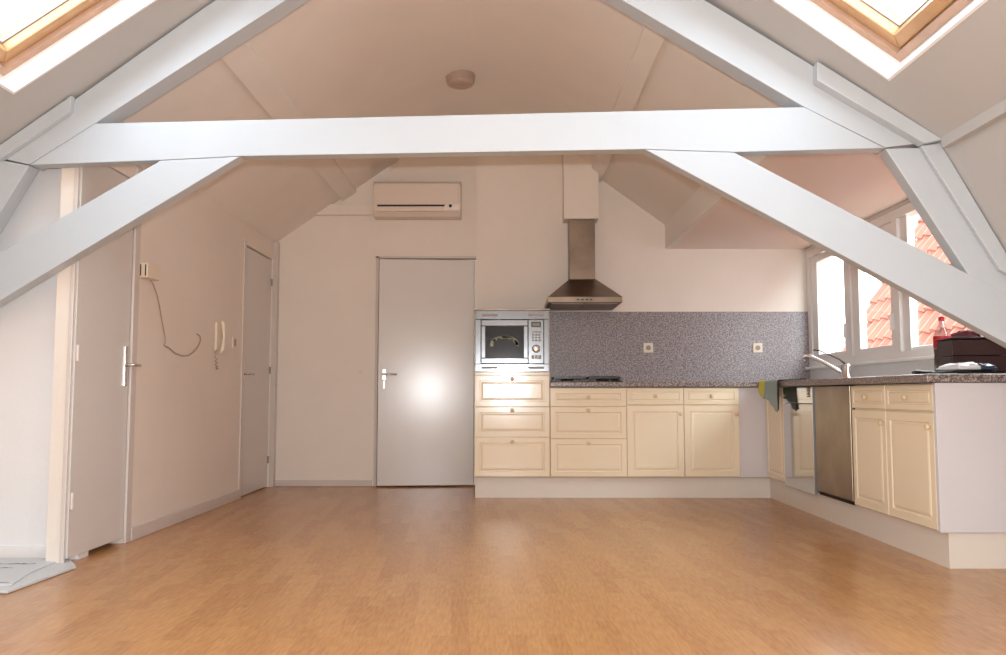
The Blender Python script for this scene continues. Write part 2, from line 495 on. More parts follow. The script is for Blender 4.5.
# skylights
def skylight(name, sk, zf, sgn, nlab):
    n = Vector((sgn * .73, 0, 1)).normalized() if sgn > 0 else Vector((-.69, 0, 1)).normalized()
    x0, x1, y0, y1 = sk['x0'], sk['x1'], sk['y0'], sk['y1']
    c = [Vector((x0, y0, zf(x0))), Vector((x1, y0, zf(x1))), Vector((x1, y1, zf(x1))), Vector((x0, y1, zf(x0)))]
    ctr = sum(c, Vector()) / 4
    ux = (c[1] - c[0]).normalized(); uy = Vector((0, 1, 0))
    hx = (c[1] - c[0]).length / 2; hy = (y1 - y0) / 2
    def P(u, v, d): return ctr + ux * u + uy * v + n * d
    def ring(mb, hx0, hy0, hx1, hy1, d0, d1):   # hollow rectangle, outer 0 inner 1
        O = [(-hx0, -hy0), (hx0, -hy0), (hx0, hy0), (-hx0, hy0)]; I = [(-hx1, -hy1), (hx1, -hy1), (hx1, hy1), (-hx1, hy1)]
        for k in range(4):
            j = (k + 1) % 4
            f = [P(*O[k], d0), P(*O[j], d0), P(*I[j], d0), P(*I[k], d0)]
            g = [P(*O[k], d1), P(*O[j], d1), P(*I[j], d1), P(*I[k], d1)]
            mb.prism(f, g)
    rv = MB(); ring(rv, hx - .001, hy - .001, hx - .013, hy - .013, -.004, .30)
    root = struct(rv.obj(name, M_reveal))
    fr_ = MB(); ring(fr_, hx - .014, hy - .014, hx - .05, hy - .05, .085, .30)
    f_ = fr_.obj('skylight_frame', M_pine2, root)
    sa = MB(); ring(sa, hx - .052, hy - .052, hx - .11, hy - .11, .105, .20)
    s2 = sa.obj('skylight_sash', M_pine, root, bevel=.006)
    gk = MB(); ring(gk, hx - .108, hy - .108, hx - .116, hy - .116, .150, .165); gk.obj('gasket', M_grey, s2)
    g = MB(); a = [P(-hx + .10, -hy + .10, .16), P(hx - .10, -hy + .10, .16), P(hx - .10, hy - .10, .16), P(-hx + .10, hy - .10, .16)]
    g.prism(a, [p + n * .006 for p in a]); g.obj('pane', M_skyglass, root)
    d = bpy.data.lights.new(name + '_portal', 'AREA'); d.shape = 'RECTANGLE'; d.size = 2 * hx; d.size_y = 2 * hy; d.cycles.is_portal = True
    o = bpy.data.objects.new(name + '_portal', d); COL.objects.link(o)
    R = Matrix((ux, uy, ux.cross(uy))).transposed()
    if R.col[2].dot(n) < 0: R = Matrix((ux, -uy, -ux.cross(uy))).transposed()
    o.matrix_world = Matrix.Translation(ctr + n * .31) @ R.to_4x4()
skylight('window_2', SKR, zr, 1, '')
skylight('window_3', SKL, zln, -1, '')
portal('window_portal', (XW + .1, (WY0 + WY1) / 2, (WZ0 + WZ1) / 2), (-1, 0, 0), 3.2, 1.0).rotation_euler = (math.pi / 2, 0, math.pi / 2)

# ------------------------------------------------------------ roof truss
NT = Vector((.065, 1, 0)).normalized()
def tp(x, z, d=0.): return Vector((x, 3.86 - .065 * x, z)) + NT * d
tr = thing('roof_truss', (-.26, 3.88, 0), 'white painted timber roof truss spanning the attic in front of the kitchen', 'beam')
def member(name, pts, t, d0=0., mt=M_beam, lab=None):
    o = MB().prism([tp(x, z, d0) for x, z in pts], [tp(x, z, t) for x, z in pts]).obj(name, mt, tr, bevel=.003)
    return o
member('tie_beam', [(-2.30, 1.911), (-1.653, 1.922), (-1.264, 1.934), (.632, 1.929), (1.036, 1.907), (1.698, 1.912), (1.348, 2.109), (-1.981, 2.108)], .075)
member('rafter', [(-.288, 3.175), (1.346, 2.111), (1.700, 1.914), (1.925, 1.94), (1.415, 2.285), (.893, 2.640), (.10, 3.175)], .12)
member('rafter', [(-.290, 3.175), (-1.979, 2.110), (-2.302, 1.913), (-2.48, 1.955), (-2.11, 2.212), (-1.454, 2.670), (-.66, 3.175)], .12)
member('brace', [(.634, 1.927), (1.034, 1.905), (2.34, 1.165), (2.47, .865)], .075, .001)
member('brace', [(-1.266, 1.932), (-1.651, 1.920), (-2.72, 1.32), (-2.92, .96)], .075, .001)
member('post', [(1.700, 1.910), (1.935, 1.91), (2.325, 1.172), (2.035, 1.337)], .085, .002)
member('post', [(-2.302, 1.909), (-2.50, 1.95), (-2.78, 1.345), (-2.60, 1.40)], .085, .002)
member('lower_post', [(2.32, .955), (2.47, .868), (2.90, .005), (2.70, .005)], .085, .002)
member('lower_post', [(-2.74, 1.065), (-2.92, .962), (-3.42, .005), (-3.22, .005)], .085, .002)
sc_ = lambda x, z, k=.984: (x * k, CAMZ + (z - CAMZ) * k)
member('boxing', [sc_(1.416, 2.322), sc_(1.955, 1.945), sc_(1.872, 1.931), sc_(1.413, 2.233)], -.001, -.062)
member('boxing', [sc_(1.872, 1.929), sc_(1.955, 1.940), sc_(2.29, 1.30), sc_(2.19, 1.36)], -.001, -.03)
member('boxing', [sc_(-2.113, 2.172, .989), sc_(-2.106, 2.252, .989), sc_(-2.50, 1.985, .989), sc_(-2.46, 1.94, .989)], -.001, -.035)

# board strips on the rear slopes
def strip(x0, x1, zf, lab, y0=4.05, y1=BY - .0):
    t = -.034
    m = MB(); m.prism([(x0, y0, zf(x0)), (x1, y0, zf(x1)), (x1, y0, zf(x1) + t), (x0, y0, zf(x0) + t)], [(x0, y1, zf(x0)), (x1, y1, zf(x1)), (x1, y1, zf(x1) + t), (x0, y1, zf(x0) + t)])
    return struct(m.obj(lab, M_ceil, bevel=.004))
strip(-1.486, -1.365, zceil, 'trim_10')
strip(.735, .835, zceil, 'trim_11', y1=BR)

# round ribbed ceiling fitting
CLX, CLY = -.345, 6.13
cl = thing('ceiling_light', (CLX, CLY, ZC), 'small round ribbed glass light on the flat ceiling above the tie beam', 'light')
T = lambda x, y, z: (CLX + x, CLY + y, ZC - z)
MB().lathe([(.085, 0), (.105, .004), (.105, .012), (.098, .014)], 32, T).obj('mounting_plate', M_plas, cl, smooth=False)
pr = []
for i in range(9):
    pr.append((.108 - .001 * i + (.004 if i % 2 else 0), .012 + i * .008))
pr += [(.092, .088), (.07, .098), (.04, .102), (.018, .102), (.012, .108), (.004, .109)]
MB().lathe(pr, 36, T).obj('glass_shade', M_shade, cl)

# ------------------------------------------------------------ doors
def handle_set(parent, T, plate=(.02, .11), lever=.11, mt=M_chrome, z=1.0):
    """plate and lever; local x along the door face, y out of the face (towards -y), z up. T maps."""
    MB().box(-plate[0], plate[0], -.008, 0, z - plate[1], z + plate[1] * .9, T).obj('handle_plate', mt, parent, bevel=.002)
    pts = [T(0, -.005, z), T(0, -.045, z), T(.012 * (1 if lever > 0 else -1), -.052, z), T(lever, -.052, z - .002)]
    MB().tube(pts, .009, 10).obj('door_handle', mt, parent, smooth=True)

# door_1 near left, in the left wall
d1 = struct(MB().box(XL - .045, XL - .005, D1[0] + .005, D1[1] - .003, .03, 2.0).obj('door_1', M_door, bevel=.002))
TL = lambda yc: (lambda x, y, z: (XL - .005 - y, yc + x, z))
handle_set(d1, TL(4.645), (.018, .115), .07, M_chrome, .97)
for z in (1.01, .30): MB().tube([(XL + .002, D1[0] + .015, z - .04), (XL + .002, D1[0] + .015, z + .04)], .008, 8).obj('hinge', M_trim, d1)
# door_3 far left
d3 = struct(MB().box(XL - .045, XL - .012, D3[0] + .001, D3[1] - .001, .008, 1.996).obj('door_3', M_door, bevel=.002))
handle_set(d3, lambda x, y, z: (XL - .012 - y, D3[0] + .06 + x, z), (.014, .075), .10, M_chrome, .97)
for z in (1.02, .24, 1.8): MB().tube([(XL - .004, D3[1] - .01, z - .03), (XL - .004, D3[1] - .01, z + .03)], .008, 8).obj('hinge', M_grey, d3)
# door_2 in the back wall, a touch ajar (hinged at its right side)
ang = math.radians(5.2)
def TD(x, y, z):   # local x: 0 at hinge, negative to the left
    c, s = math.cos(ang), math.sin(ang)
    return (-.292 + x * c - y * s * -1 * 0 + y * s * 0 + (-y) * (-s), BY + .02 + x * s + y * c, z)
d2 = struct(MB().box(-.842, 0, -.04, 0, .014, 2.008, TD).obj('door_2', M_door, bevel=.002))
handle_set(d2, lambda x, y, z: TD(-.842 + .055 + x, -.04 + y, z), (.017, .05), .12, M_chrome, .985)
MB().box(-.842 + .046, -.842 + .062, -.046, -.04, .86, .93, TD).obj('lock_plate', M_chrome, d2, bevel=.001)

# ------------------------------------------------------------ kitchen, back run
FY = 6.70
ident = lambda x, y, z: (x, FY + y, z)
RX = 2.04
right = lambda x, y, z: (RX + y, -x, z)      # local x = -world y, local y (into the cabinet) = world x
G = .003
def front(parent, name, x0, x1, z0, z1, T, groove=.04, kn=None, mt=M_cream):
    g = groove
    pf = [(0, -.002), (0, .014), (.004, .018), (g, .018), (g + .005, .012), (g + .012, .012), (g + .017, .0165), (g + .026, .0185)]
    if min(x1 - x0, z1 - z0) < 2 * g + .06:
        g = min(x1 - x0, z1 - z0) * .22
        pf = [(0, -.002), (0, .014), (.004, .018), (g, .018), (g + .004, .0125), (g + .009, .0125), (g + .014, .0175)]
    o = MB().rings(x0 + G / 2, x1 - G / 2, z0 + G / 2, z1 - G / 2, pf, T).obj(name, mt, parent)
    if kn:
        kx, kz = kn
        TT = lambda x, y, z: T(kx + x, -.018 - z, kz + y)
        MB().lathe([(.006, 0), (.006, .008), (.014, .014), (.016, .02), (.012, .026), (.004, .028)], 14, TT).obj('knob', M_knob, o, smooth=True)
    return o
def carcass(parent, x0, x1, z0, z1, T, depth=.56, mt=M_cream):
    return MB().box(x0 + .001, x1 - .001, .003, depth, z0, z1, T).obj('body', mt, parent)

t = thing('tall_oven_cabinet', (.04, FY + .3, .16), 'tall cream cabinet with three drawers under the built-in microwave', 'cabinet')
m = MB(); m.box(-.255, .335, .003, .7, .165, .965, ident)
m.box(-.255, .335, .003, .7, 1.455, 1.472, ident); m.box(-.255, -.238, .003, .7, .965, 1.46, ident); m.box(.318, .335, .003, .7, .965, 1.46, ident); m.box(-.24, .32, .6, .7, .965, 1.46, ident)
m.obj('body', M_cream, t)
MB().box(-.262, .34, -.02, .7, 1.472, 1.484, ident).obj('top_panel', M_hood, t, bevel=.002)
front(t, 'drawer', -.255, .335, .168, .474, ident, kn=(.04, .44))
front(t, 'drawer', -.255, .335, .474, .712, ident, kn=(.04, .685))
front(t, 'drawer', -.255, .335, .712, .958, ident, kn=(.04, .93))
MB().rings(-.254, .334, .960, .984, [(0, -.002), (0, .014), (.003, .017)], ident).obj('rail', M_cream, t)

mw = thing('built_in_microwave', (.04, FY + .2, .986), 'built-in stainless steel microwave with dark window and control panel', 'microwave')
MB().box(-.23, .31, .02, .5, .995, 1.45, ident).obj('body', M_grey, mw)
m = MB()
for a in ((-.25, .330, 1.398, 1.468), (-.25, .330, .986, 1.046), (-.25, -.205, 1.046, 1.398), (.290, .330, 1.046, 1.398)):
    m.box(a[0], a[1], -.028, .02, a[2], a[3], ident)
m.obj('trim_frame', M_steel, mw, bevel=.003)
for zc in (1.432, 1.017):
    for x0 in (-.20, .165):
        MB().box(x0, x0 + .125, -.0292, -.027, zc - .009, zc + .009, ident).obj('vent_grille', M_grey, mw)
dm = MB()
for a in ((-.203, .165, 1.345, 1.394), (-.203, .165, 1.05, 1.092), (-.203, -.168, 1.092, 1.345), (.130, .165, 1.092, 1.345)):
    dm.box(a[0], a[1], -.040, .0, a[2], a[3], ident)
dd = dm.obj('door', M_steel, mw, bevel=.004)
MB().box(-.17, .132, -.033, -.005, 1.09, 1.347, ident).obj('window', M_grey_oven, dd)
m = MB()
for i in range(26):
    a_ = i / 25 * math.pi
    m.box(-.02 + .10 * math.cos(a_) - .012, -.02 + .10 * math.cos(a_) + .012, -.0345, -.033, 1.2 + .06 * math.sin(a_) - .007 + random.uniform(-.01, .01), 1.2 + .06 * math.sin(a_) + .007, ident)
m.obj('window_pattern', M_glow, dd)
pn = MB().box(.168, .287, -.036, 0, 1.05, 1.394, ident).obj('control_panel', M_steel, mw, bevel=.002)
MB().box(.190, .268, -.038, -.035, 1.335, 1.378, ident).obj('display', M_black, pn)
MB().box(.200, .255, -.039, -.037, 1.348, 1.366, ident).obj('display_digits', M_glow, pn)
for r_ in range(4):
    for c_i in range(3):
        MB().box(.196 + c_i * .025, .214 + c_i * .025, -.0385, -.035, 1.225 + r_ * .022, 1.238 + r_ * .022, ident).obj('button', M_grey, pn, bevel=.001)
MB().lathe([(.032, 0), (.032, .006), (.026, .02), (.022, .022)], 24, lambda x, y, z: ident(.228 + x, -.036 - z, 1.165 + y)).obj('dial', M_chrome, pn, smooth=True)
for c_i in range(3):
    MB().box(.192 + c_i * .027, .214 + c_i * .027, -.0385, -.035, 1.085, 1.115, ident).obj('button', M_grey, pn, bevel=.001)

t = thing('drawer_cabinet', (.64, FY + .3, .16), 'cream cabinet of three drawers beneath the gas hob', 'cabinet')
carcass(t, .337, .935, .165, .862, ident)
front(t, 'drawer', .337, .935, .168, .462, ident, kn=(.636, .43))
front(t, 'drawer', .337, .935, .462, .712, ident, kn=(.636, .685))
front(t, 'drawer', .337, .935, .712, .860, ident, kn=(.636, .787))
def base_cab(T, x0, x1, label, kx, group='cream base cabinets with one drawer over a door'):
    c0 = T((x0 + x1) / 2, .3, .16)
    t = thing('base_cabinet', c0, label, 'cabinet', group)
    carcass(t, x0, x1, .165, .862, T)
    d = front(t, 'door', x0, x1, .168, .722, T, groove=.045, kn=(kx, .655))
    front(t, 'drawer', x0, x1, .728, .860, T, kn=((x0 + x1) / 2, .795))
    return t
base_cab(ident, .935, 1.382, 'cream base cabinet right beside the drawer cabinet under the hob', 1.355)
bc = base_cab(ident, 1.382, 1.815, 'cream base cabinet beside the plain white corner panel', 1.79)
MB().box(1.8165, 2.03, FY + .002, FY + .02, .165, .862).obj('corner_panel', M_filler, bc)['label'] = 'plain white filler panel'
m = MB(); m.prism([(-.250, 6.756, 0), (2.063, 6.756, 0), (2.063, 4.045, 0), (2.62, 4.045, 0), (2.62, 4.065, 0), (2.083, 4.065, 0), (2.083, 6.776, 0), (-.250, 6.776, 0)],
                  [(-.250, 6.756, .158), (2.063, 6.756, .158), (2.063, 4.045, .163), (2.62, 4.045, .163), (2.62, 4.065, .163), (2.083, 4.065, .163), (2.083, 6.776, .158), (-.250, 6.776, .158)])
m.box(-.250, -.235, 6.7765, 7.43, 0, .158)
tag(m.obj('kitchen_plinth', M_plinth), 'white plinth board running under all the kitchen units', 'plinth')

# worktop, one continuous L
wt = MB(); P_ = [(.337, 6.655), (1.975, 6.655), (1.975, 4.0), (XW - .002, 4.02), (XW - .002, BR - .002), (.337, BR - .002)]
P_[2] = (1.975, 4.015); P_[3] = (XW - .002, 4.015)
wt.prism([(x, y, .866) for x, y in P_], [(x, y, .906) for x, y in P_])
tag(wt.obj('worktop', M_top, bevel=.006), 'speckled grey brown L-shaped worktop running over the base units', 'worktop')
# splashback
tag(MB().box(.337, XW - .004, BR - .012, BR - .001, .908, 1.532).obj('splashback', M_splash), 'speckled grey splashback panel on the wall behind the hob', 'splashback')
def socket(x, z, lab):
    t = thing('wall_socket', (x, BR - .013, z), lab, 'socket', 'cream sockets on the splashback')
    MB().box(x - .042, x + .042, BR - .025, BR - .013, z - .042, z + .042).obj('cover', M_plas, t, bevel=.004)
    MB().lathe([(.022, 0), (.022, .002), (.017, .0025), (.017, .0035)], 20, lambda a, b, c: (x + a, BR - .025 - c, z + b)).obj('socket_well', M_grey, t)
socket(1.236, 1.214, 'cream wall socket on the splashback nearer the hob')
socket(2.191, 1.214, 'cream wall socket on the splashback nearer the window')

# hob
hb = thing('gas_hob', (.64, 7.0, .907), 'black four-burner gas hob with grates set in the worktop', 'hob')
MB().box(.36, .92, 6.78, 7.28, .9065,   .918).obj('hob_plate', M_black, hb, bevel=.003)
for bx, by, r_ in ((.50, 6.91, .04), (.78, 6.91, .05), (.50, 7.15, .05), (.78, 7.15, .035)):
    b1 = MB().lathe([(r_, 0), (r_, .012), (r_ * .8, .018), (r_ * .3, .02)], 20, lambda a, b, c: (bx + a, by + b, .918 + c)).obj('burner', M_black, hb, smooth=True)
for gx in (.50, .78):
    m = MB()
    for y in (6.80, 7.03, 7.26): m.box(gx - .125, gx + .125, y - .005, y + .005, .934, .952)
    for x in (gx - .125, gx + .115): m.box(x, x + .010, 6.80, 7.26, .934, .952)
    for by in (6.91, 7.15):
        m.box(gx - .10, gx - .03, by - .005, by + .005, .938, .958); m.box(gx + .03, gx + .10, by - .005, by + .005, .938, .958)
        m.box(gx - .005, gx + .005, by - .10, by - .03, .938, .958); m.box(gx - .005, gx + .005, by + .03, by + .10, .938, .958)
    for x in (gx - .12, gx + .12):
        for y in (6.805, 7.255): m.box(x - .006, x + .006, y - .006, y + .006, .918, .937)
    m.obj('pan_grate', M_black, hb)
for i in range(4):
    MB().lathe([(.016, 0), (.014, .016), (.004, .017)], 14, lambda a, b, c: (.885 + a, 6.86 + i * .09 + b, .918 + c)).obj('hob_knob', M_black, hb, smooth=True)

# cooker hood
hd = thing('cooker_hood', (.627, 7.2, 1.54), 'stainless steel pyramid cooker hood with square duct above the hob', 'cooker hood')
hx0, hx1, hy0 = .330, .925, 6.78
m = MB(); m.box(hx0, hx1, hy0, BR - .002, 1.545, 1.590)
m.obj('rim', M_hood, hd, bevel=.002)
m = MB()
lo = [(hx0, hy0, 1.5905), (hx1, hy0, 1.5905), (hx1, BR - .003, 1.5905), (hx0, BR - .003, 1.5905)]
hi = [(.534, 7.25, 1.795), (.764, 7.25, 1.795), (.764, BR - .003, 1.795), (.534, BR - .003, 1.795)]
m.prism(lo, hi); m.obj('canopy', M_hood, hd, bevel=.002)
MB().box(.538, .760, 7.26, BR - .003, 1.795, 2.318).obj('duct', M_hood, hd, bevel=.002)
m = MB()
for i in range(2): m.box(.36 + i * .275, .36 + i * .275 + .255, 6.83, 7.38, 1.538, 1.545)
m.obj('grease_filter', M_grey, hd)
m = MB()
for i in range(4): m.box(.56 + i * .035, .58 + i * .035, hy0 - .003, hy0, 1.56, 1.572)
m.obj('switch_strip', M_black, hd)
# boxed casing above the duct
struct(MB().box(.493, .793, 7.24, BR, 2.32, 2.98).obj('wall_duct_casing', M_wall, bevel=.002))

# ------------------------------------------------------------ kitchen, right run
def ry(y): return -y
t = thing('corner_cabinet', (RX + .3, 6.48, .16), 'narrow cream cupboard in the corner with the towel hanging over it', 'cabinet')
carcass(t, ry(6.70), ry(6.262), .165, .862, right, .3)
front(t, 'door', ry(6.685), ry(6.262), .168, .860, right, groove=.045, kn=(ry(6.30), .80))
t = thing('dishwasher', (RX + .3, 5.95, .16), 'dishwasher with a mirror-polished steel front in the right-hand run', 'dishwasher')
MB().box(ry(6.258), ry(5.662), .003, .56, .165, .862, right).obj('body', M_grey, t)
MB().box(ry(6.258), ry(5.662), -.018, 0, .150, .745, right).obj('door', M_mirror, t, bevel=.002)
cpn = MB().box(ry(6.258), ry(5.662), -.018, 0, .749, .858, right).obj('control_panel', M_mirror, t, bevel=.002)
for i in range(3):
    MB().lathe([(.011, 0), (.011, .01), (.004, .014)], 12, lambda a, b, c: right(ry(5.73) - i * .0 + a, -.018 - c, .845 - i * .022 + b)).obj('button', M_chrome, cpn, smooth=True)
MB().box(ry(5.659), ry(5.624), -.016, .3, .165, .862, right).obj('protective_film_strip', M_blue, t)
t = thing('steel_fronted_refrigerator', (RX + .3, 5.33, .16), 'under-counter appliance with a dull brushed steel door', 'appliance')
MB().box(ry(5.622), ry(5.030), .003, .56, .185, .862, right).obj('body', M_dark, t)
MB().box(ry(5.600), ry(5.028), -.024, -.004, .186, .860, right).obj('door', M_brush, t, bevel=.003)
MB().box(ry(5.59), ry(5.04), -.012, .0, .163, .183, right).obj('bottom_gap_shade', M_dark, t)  # dark strip standing in for the shade in the gap below the door
base_cab(right, ry(5.022), ry(4.575), 'cream base cabinet right beside the dull steel appliance door', ry(4.60))
base_cab(right, ry(4.572), ry(4.06), 'cream base cabinet next to the grey end panel', ry(4.09))
tag(MB().box(RX - .019, XW - .004, 4.032, 4.058, .166, .864).obj('end_panel', M_filler, bevel=.002), 'pale grey end panel closing the kitchen run nearest the camera', 'panel')
ps = thing('power_socket', (2.42, 4.03, .28), 'small black round socket low on the grey end panel', 'socket')
MB().lathe([(.032, 0), (.032, .012), (.026, .016), (.010, .016)], 20, lambda a, b, c: (2.400 + a, 4.0315 - c, .288 + b)).obj('socket_body', M_black, ps, smooth=True)

# tap
tp_ = thing('kitchen_tap', (2.42, 6.1, .907), 'chrome mixer tap beneath the window with its spout reaching over', 'tap')
MB().lathe([(.042, 0), (.042, .01), (.036, .014), (.035, .098), (.030, .114), (.008, .118)], 20, lambda a, b, c: (2.42 + a, 6.08 + b, .9065 + c)).obj('tap_body', M_chrome, tp_, smooth=True)
MB().tube([(2.41, 6.08, .955), (2.36, 6.10, .985), (2.28, 6.14, 1.04), (2.20, 6.18, 1.085), (2.17, 6.19, 1.09), (2.155, 6.195, 1.06)], [.014, .014, .013, .012, .012, .012], 12).obj('spout', M_chrome, tp_, smooth=True)
MB().tube([(2.42, 6.08, 1.02), (2.38, 6.10, 1.06), (2.26, 6.15, 1.125), (2.22, 6.17, 1.13)], [.007, .005, .0045, .004], 10).obj('lever', M_black, tp_, smooth=True)

# towel over the worktop edge
def towel():
    bm = bmesh.new(); uvl = bm.loops.layers.uv.new('UVMap')
    nu, nv = 22, 22; V = {}
    for i in range(nu + 1):
        u = i / nu
        y = 6.62 - u * .47
        low = .855 - .17 * (u ** .75) - .015 * math.sin(u * 9)
        if u > .93: low = .70
        for j in range(nv + 1):
            v = j / nv
            wob = .010 * math.sin(u * 17 + v * 3)
            if v < .3:
                q = v / .3
                p = (2.16 - q * .190, y + .02 * (1 - q) * math.sin(u * 6), .916 + .005 * math.sin(u * 14 + q * 3) * (1 - q))
            elif v < .4:
                q = (v - .3) / .1 * math.pi / 2
                p = (1.970 - .010 * math.sin(q), y, .914 - .014 * (1 - math.cos(q)))
            else:
                q = (v - .4) / .6
                p = (1.958 - abs(wob) * q, y + .03 * q * (.5 - u), .899 - q * (.899 - low))
            V[i, j] = bm.verts.new(p)
    for i in range(nu):
        for j in range(nv):
            f = bm.faces.new((V[i, j], V[i + 1, j], V[i + 1, j + 1], V[i, j + 1]))
            for lp, (a, b) in zip(f.loops, ((i, j), (i + 1, j), (i + 1, j + 1), (i, j + 1))):
                lp[uvl].uv = (a / nu, b / nv); 
            f.smooth = True
    me = bpy.data.meshes.new('tea_towel'); bm.to_mesh(me); bm.free(); me.materials.append(M_towel)
    o = bpy.data.objects.new('tea_towel', me); COL.objects.link(o)
    s = o.modifiers.new('solid', 'SOLIDIFY'); s.thickness = .004; s.offset = 0
    return o
tag(towel(), 'grey and yellow tea towel hanging over the worktop edge in the corner', 'towel')

# things on the near end of the worktop
def rotbox(cx, cy, a):
    c, s = math.cos(a), math.sin(a)
    return lambda x, y, z: (cx + x * c - y * s, cy + x * s + y * c, z)
bx = thing('wooden_crate', (2.45, 4.55, .907), 'dark red-brown wooden box on the near end of the worktop', 'box')
TB = rotbox(2.415, 4.43, math.radians(-10))
z0, z1 = .9075, 1.092
MB().box(-.13, .13, -.12, .12, z0, z0 + .014, TB).obj('bottom', M_brown, bx)
for nm, a in (('side', (-.13, .13, -.12, -.105)), ('side', (-.13, .13, .105, .12)), ('end', (-.13, -.115, -.105, .105)), ('end', (.115, .13, -.105, .105))):
    m = MB()
    for i in range(2):
        m.box(a[0], a[1], a[2], a[3], z0 + .016 + i * .083, z0 + .096 + i * .083, TB)
    m.obj(nm, M_brown, bx, bevel=.002)
MB().box(-.135, .135, -.125, .125, z1 - .001, z1 + .008, TB).obj('lid', M_brown, bx, bevel=.002)
# plum cloth on top
def lump(name, cx, cy, z, rx, ry_, rz, mt, seed):
    random.seed(seed); bm = bmesh.new(); bmesh.ops.create_icosphere(bm, subdivisions=4, radius=1)
    from mathutils import noise
    for v in bm.verts:
        n_ = 1 + .35 * noise.noise(v.co * 2.1 + Vector((seed, 0, 0))) + .15 * noise.noise(v.co * 6)
        zz = max(v.co.z * n_, -.35)
        v.co = Vector((cx + v.co.x * n_ * rx, cy + v.co.y * n_ * ry_, z + (zz + .35) * rz))
    for f in bm.faces: f.smooth = True
    me = bpy.data.meshes.new(name); bm.to_mesh(me); bm.free(); me.materials.append(mt)
    o = bpy.data.objects.new(name, me); COL.objects.link(o); return o
tag(lump('crumpled_cloth', 2.39, 4.43, z1 + .009, .07, .06, .030, M_plum, 3), 'crumpled plum-coloured cloth lying on top of the dark wooden box', 'cloth')
# bottle
bt = thing('soda_bottle', (2.405, 4.70, .907), 'clear plastic bottle with red cap and red label behind the dark box', 'bottle')
TBt = lambda a, b, c: (2.405 + a, 4.70 + b, .907 + c)
MB().lathe([(.038, 0), (.044, .01), (.045, .10), (.042, .12), (.045, .14), (.045, .2), (.036, .245), (.016, .29), (.0135, .31)], 24, TBt).obj('bottle_body', M_clear, bt, smooth=True)
MB().lathe([(.0155, .308), (.0155, .328), (.013, .331)], 20, TBt).obj('cap', M_red, bt)
MB().lathe([(.0405, .008), (.0425, .10), (.040, .12), (.0425, .135), (.0425, .150)], 24, TBt).obj('dark_drink', M_black, bt, smooth=True)
MB().lathe([(.0462, .160), (.0462, .222)], 24, TBt).obj('bottle_label', M_red, bt)
# wrapped pack and knife
pk = thing('wrapped_pack', (2.2, 4.16, .907), 'shiny white and slate-blue wrapped pack lying in front of the dark box', 'package')
TP = rotbox(2.235, 4.16, math.radians(8))
def pack(name, x0, x1, y0, y1, za, zb, mt, tilt):
    m = MB(); n = 12
    g = {}
    for i in range(n + 1):
        for j in range(n + 1):
            u, v = i / n, j / n
            e = min(u, 1 - u, v, 1 - v) * 5
            h = zb - (zb - za) * .55 * (1 - min(1, e)) ** 2 + .005 * math.sin(u * 9 + v * 5) * min(1, e) + tilt * (u - .5)
            g[i, j] = m.bm.verts.new(TP(x0 + (x1 - x0) * u, y0 + (y1 - y0) * v, h))
    for i in range(n):
        for j in range(n): m.bm.faces.new((g[i, j], g[i + 1, j], g[i + 1, j + 1], g[i, j + 1]))
    edge = [(i, 0) for i in range(n)] + [(n, j) for j in range(n)] + [(i, n) for i in range(n, 0, -1)] + [(0, j) for j in range(n, 0, -1)]
    low = {k_: m.bm.verts.new(TP(x0 + (x1 - x0) * k_[0] / n, y0 + (y1 - y0) * k_[1] / n, za)) for k_ in edge}
    for a, b in zip(edge, edge[1:] + edge[:1]): m.bm.faces.new((g[a], g[b], low[b], low[a]))
    m.bm.faces.new([low[k_] for k_ in edge])
    return m.obj(name, mt, pk, smooth=True)
pack('tray', -.13, .11, -.10, .10, .9075, .927, M_black, 0)
pack('white_wrapper', -.10, .01, -.10, .08, .928, .958, M_wrap, .01)
pack('blue_wrapper', .012, .10, -.10, .08, .928, .955, M_bluewrap, -.01)
kn = thing('utility_knife', (2.08, 4.3, .907), 'black handled tool lying near the worktop edge beside the wrapped pack', 'tool')
MB().tube([(2.015, 4.24, .917), (2.05, 4.25, .919), (2.12, 4.27, .917), (2.16, 4.28, .914)], [.006, .010, .009, .004], 10).obj('handle', M_black, kn, smooth=True)
MB().box(2.030, 2.055, 4.238, 4.250, .926, .931).obj('blade_clip', M_wrap, kn, bevel=.001)

# ------------------------------------------------------------ wall fittings
ac = thing('air_conditioner', (-.82, BY - .1, 2.416), 'cream wall-mounted air conditioner above the back door', 'air conditioner')
ax0, ax1, az0, az1 = -1.183, -.408, 2.376, 2.682
ay = BY - .2
pts = [(BY - .002, az0), (ay + .05, az0), (ay + .01, az0 + .05), (ay, az0 + .10), (ay, az1 - .03), (ay + .02, az1), (BY - .002, az1)]
m = MB().prism([(ax0, y, z) for y, z in pts], [(ax1, y, z) for y, z in pts]); m.obj('housing', M_ac, ac, bevel=.008)
MB().box(ax0 + .02, ax1 - .02, ay - .006, ay, az0 + .11, az1 - .02).obj('front_panel', M_ac, ac, bevel=.003)
MB().box(ax0 + .04, ax1 - .14, ay - .004, ay + .03, az0 + .085, az0 + .099).obj('air_slot', M_black, ac)
MB().box(ax0 + .04, ax1 - .15, ay - .008, ay + .03, az0 + .040, az0 + .080).obj('louvre', M_ac, ac, bevel=.004)
MB().lathe([(.014, 0), (.014, .006), (.010, .008)], 16, lambda a, b, c: (ax1 - .09 + a, ay + .0 - c, az0 + .088 + b)).obj('indicator', M_black, ac)
MB().box(ax0 + .0, ax1 - .0, ay + .03, BY - .01, az1, az1 + .006).obj('top_grille', M_grey, ac)
tag(MB().box(-1.765, ax0 - .002, BY - .045, BY - .001, 2.42, 2.515).obj('cable_trunking', M_wall, bevel=.003), 'white cable trunking running along the wall from the air conditioner', 'trunking')
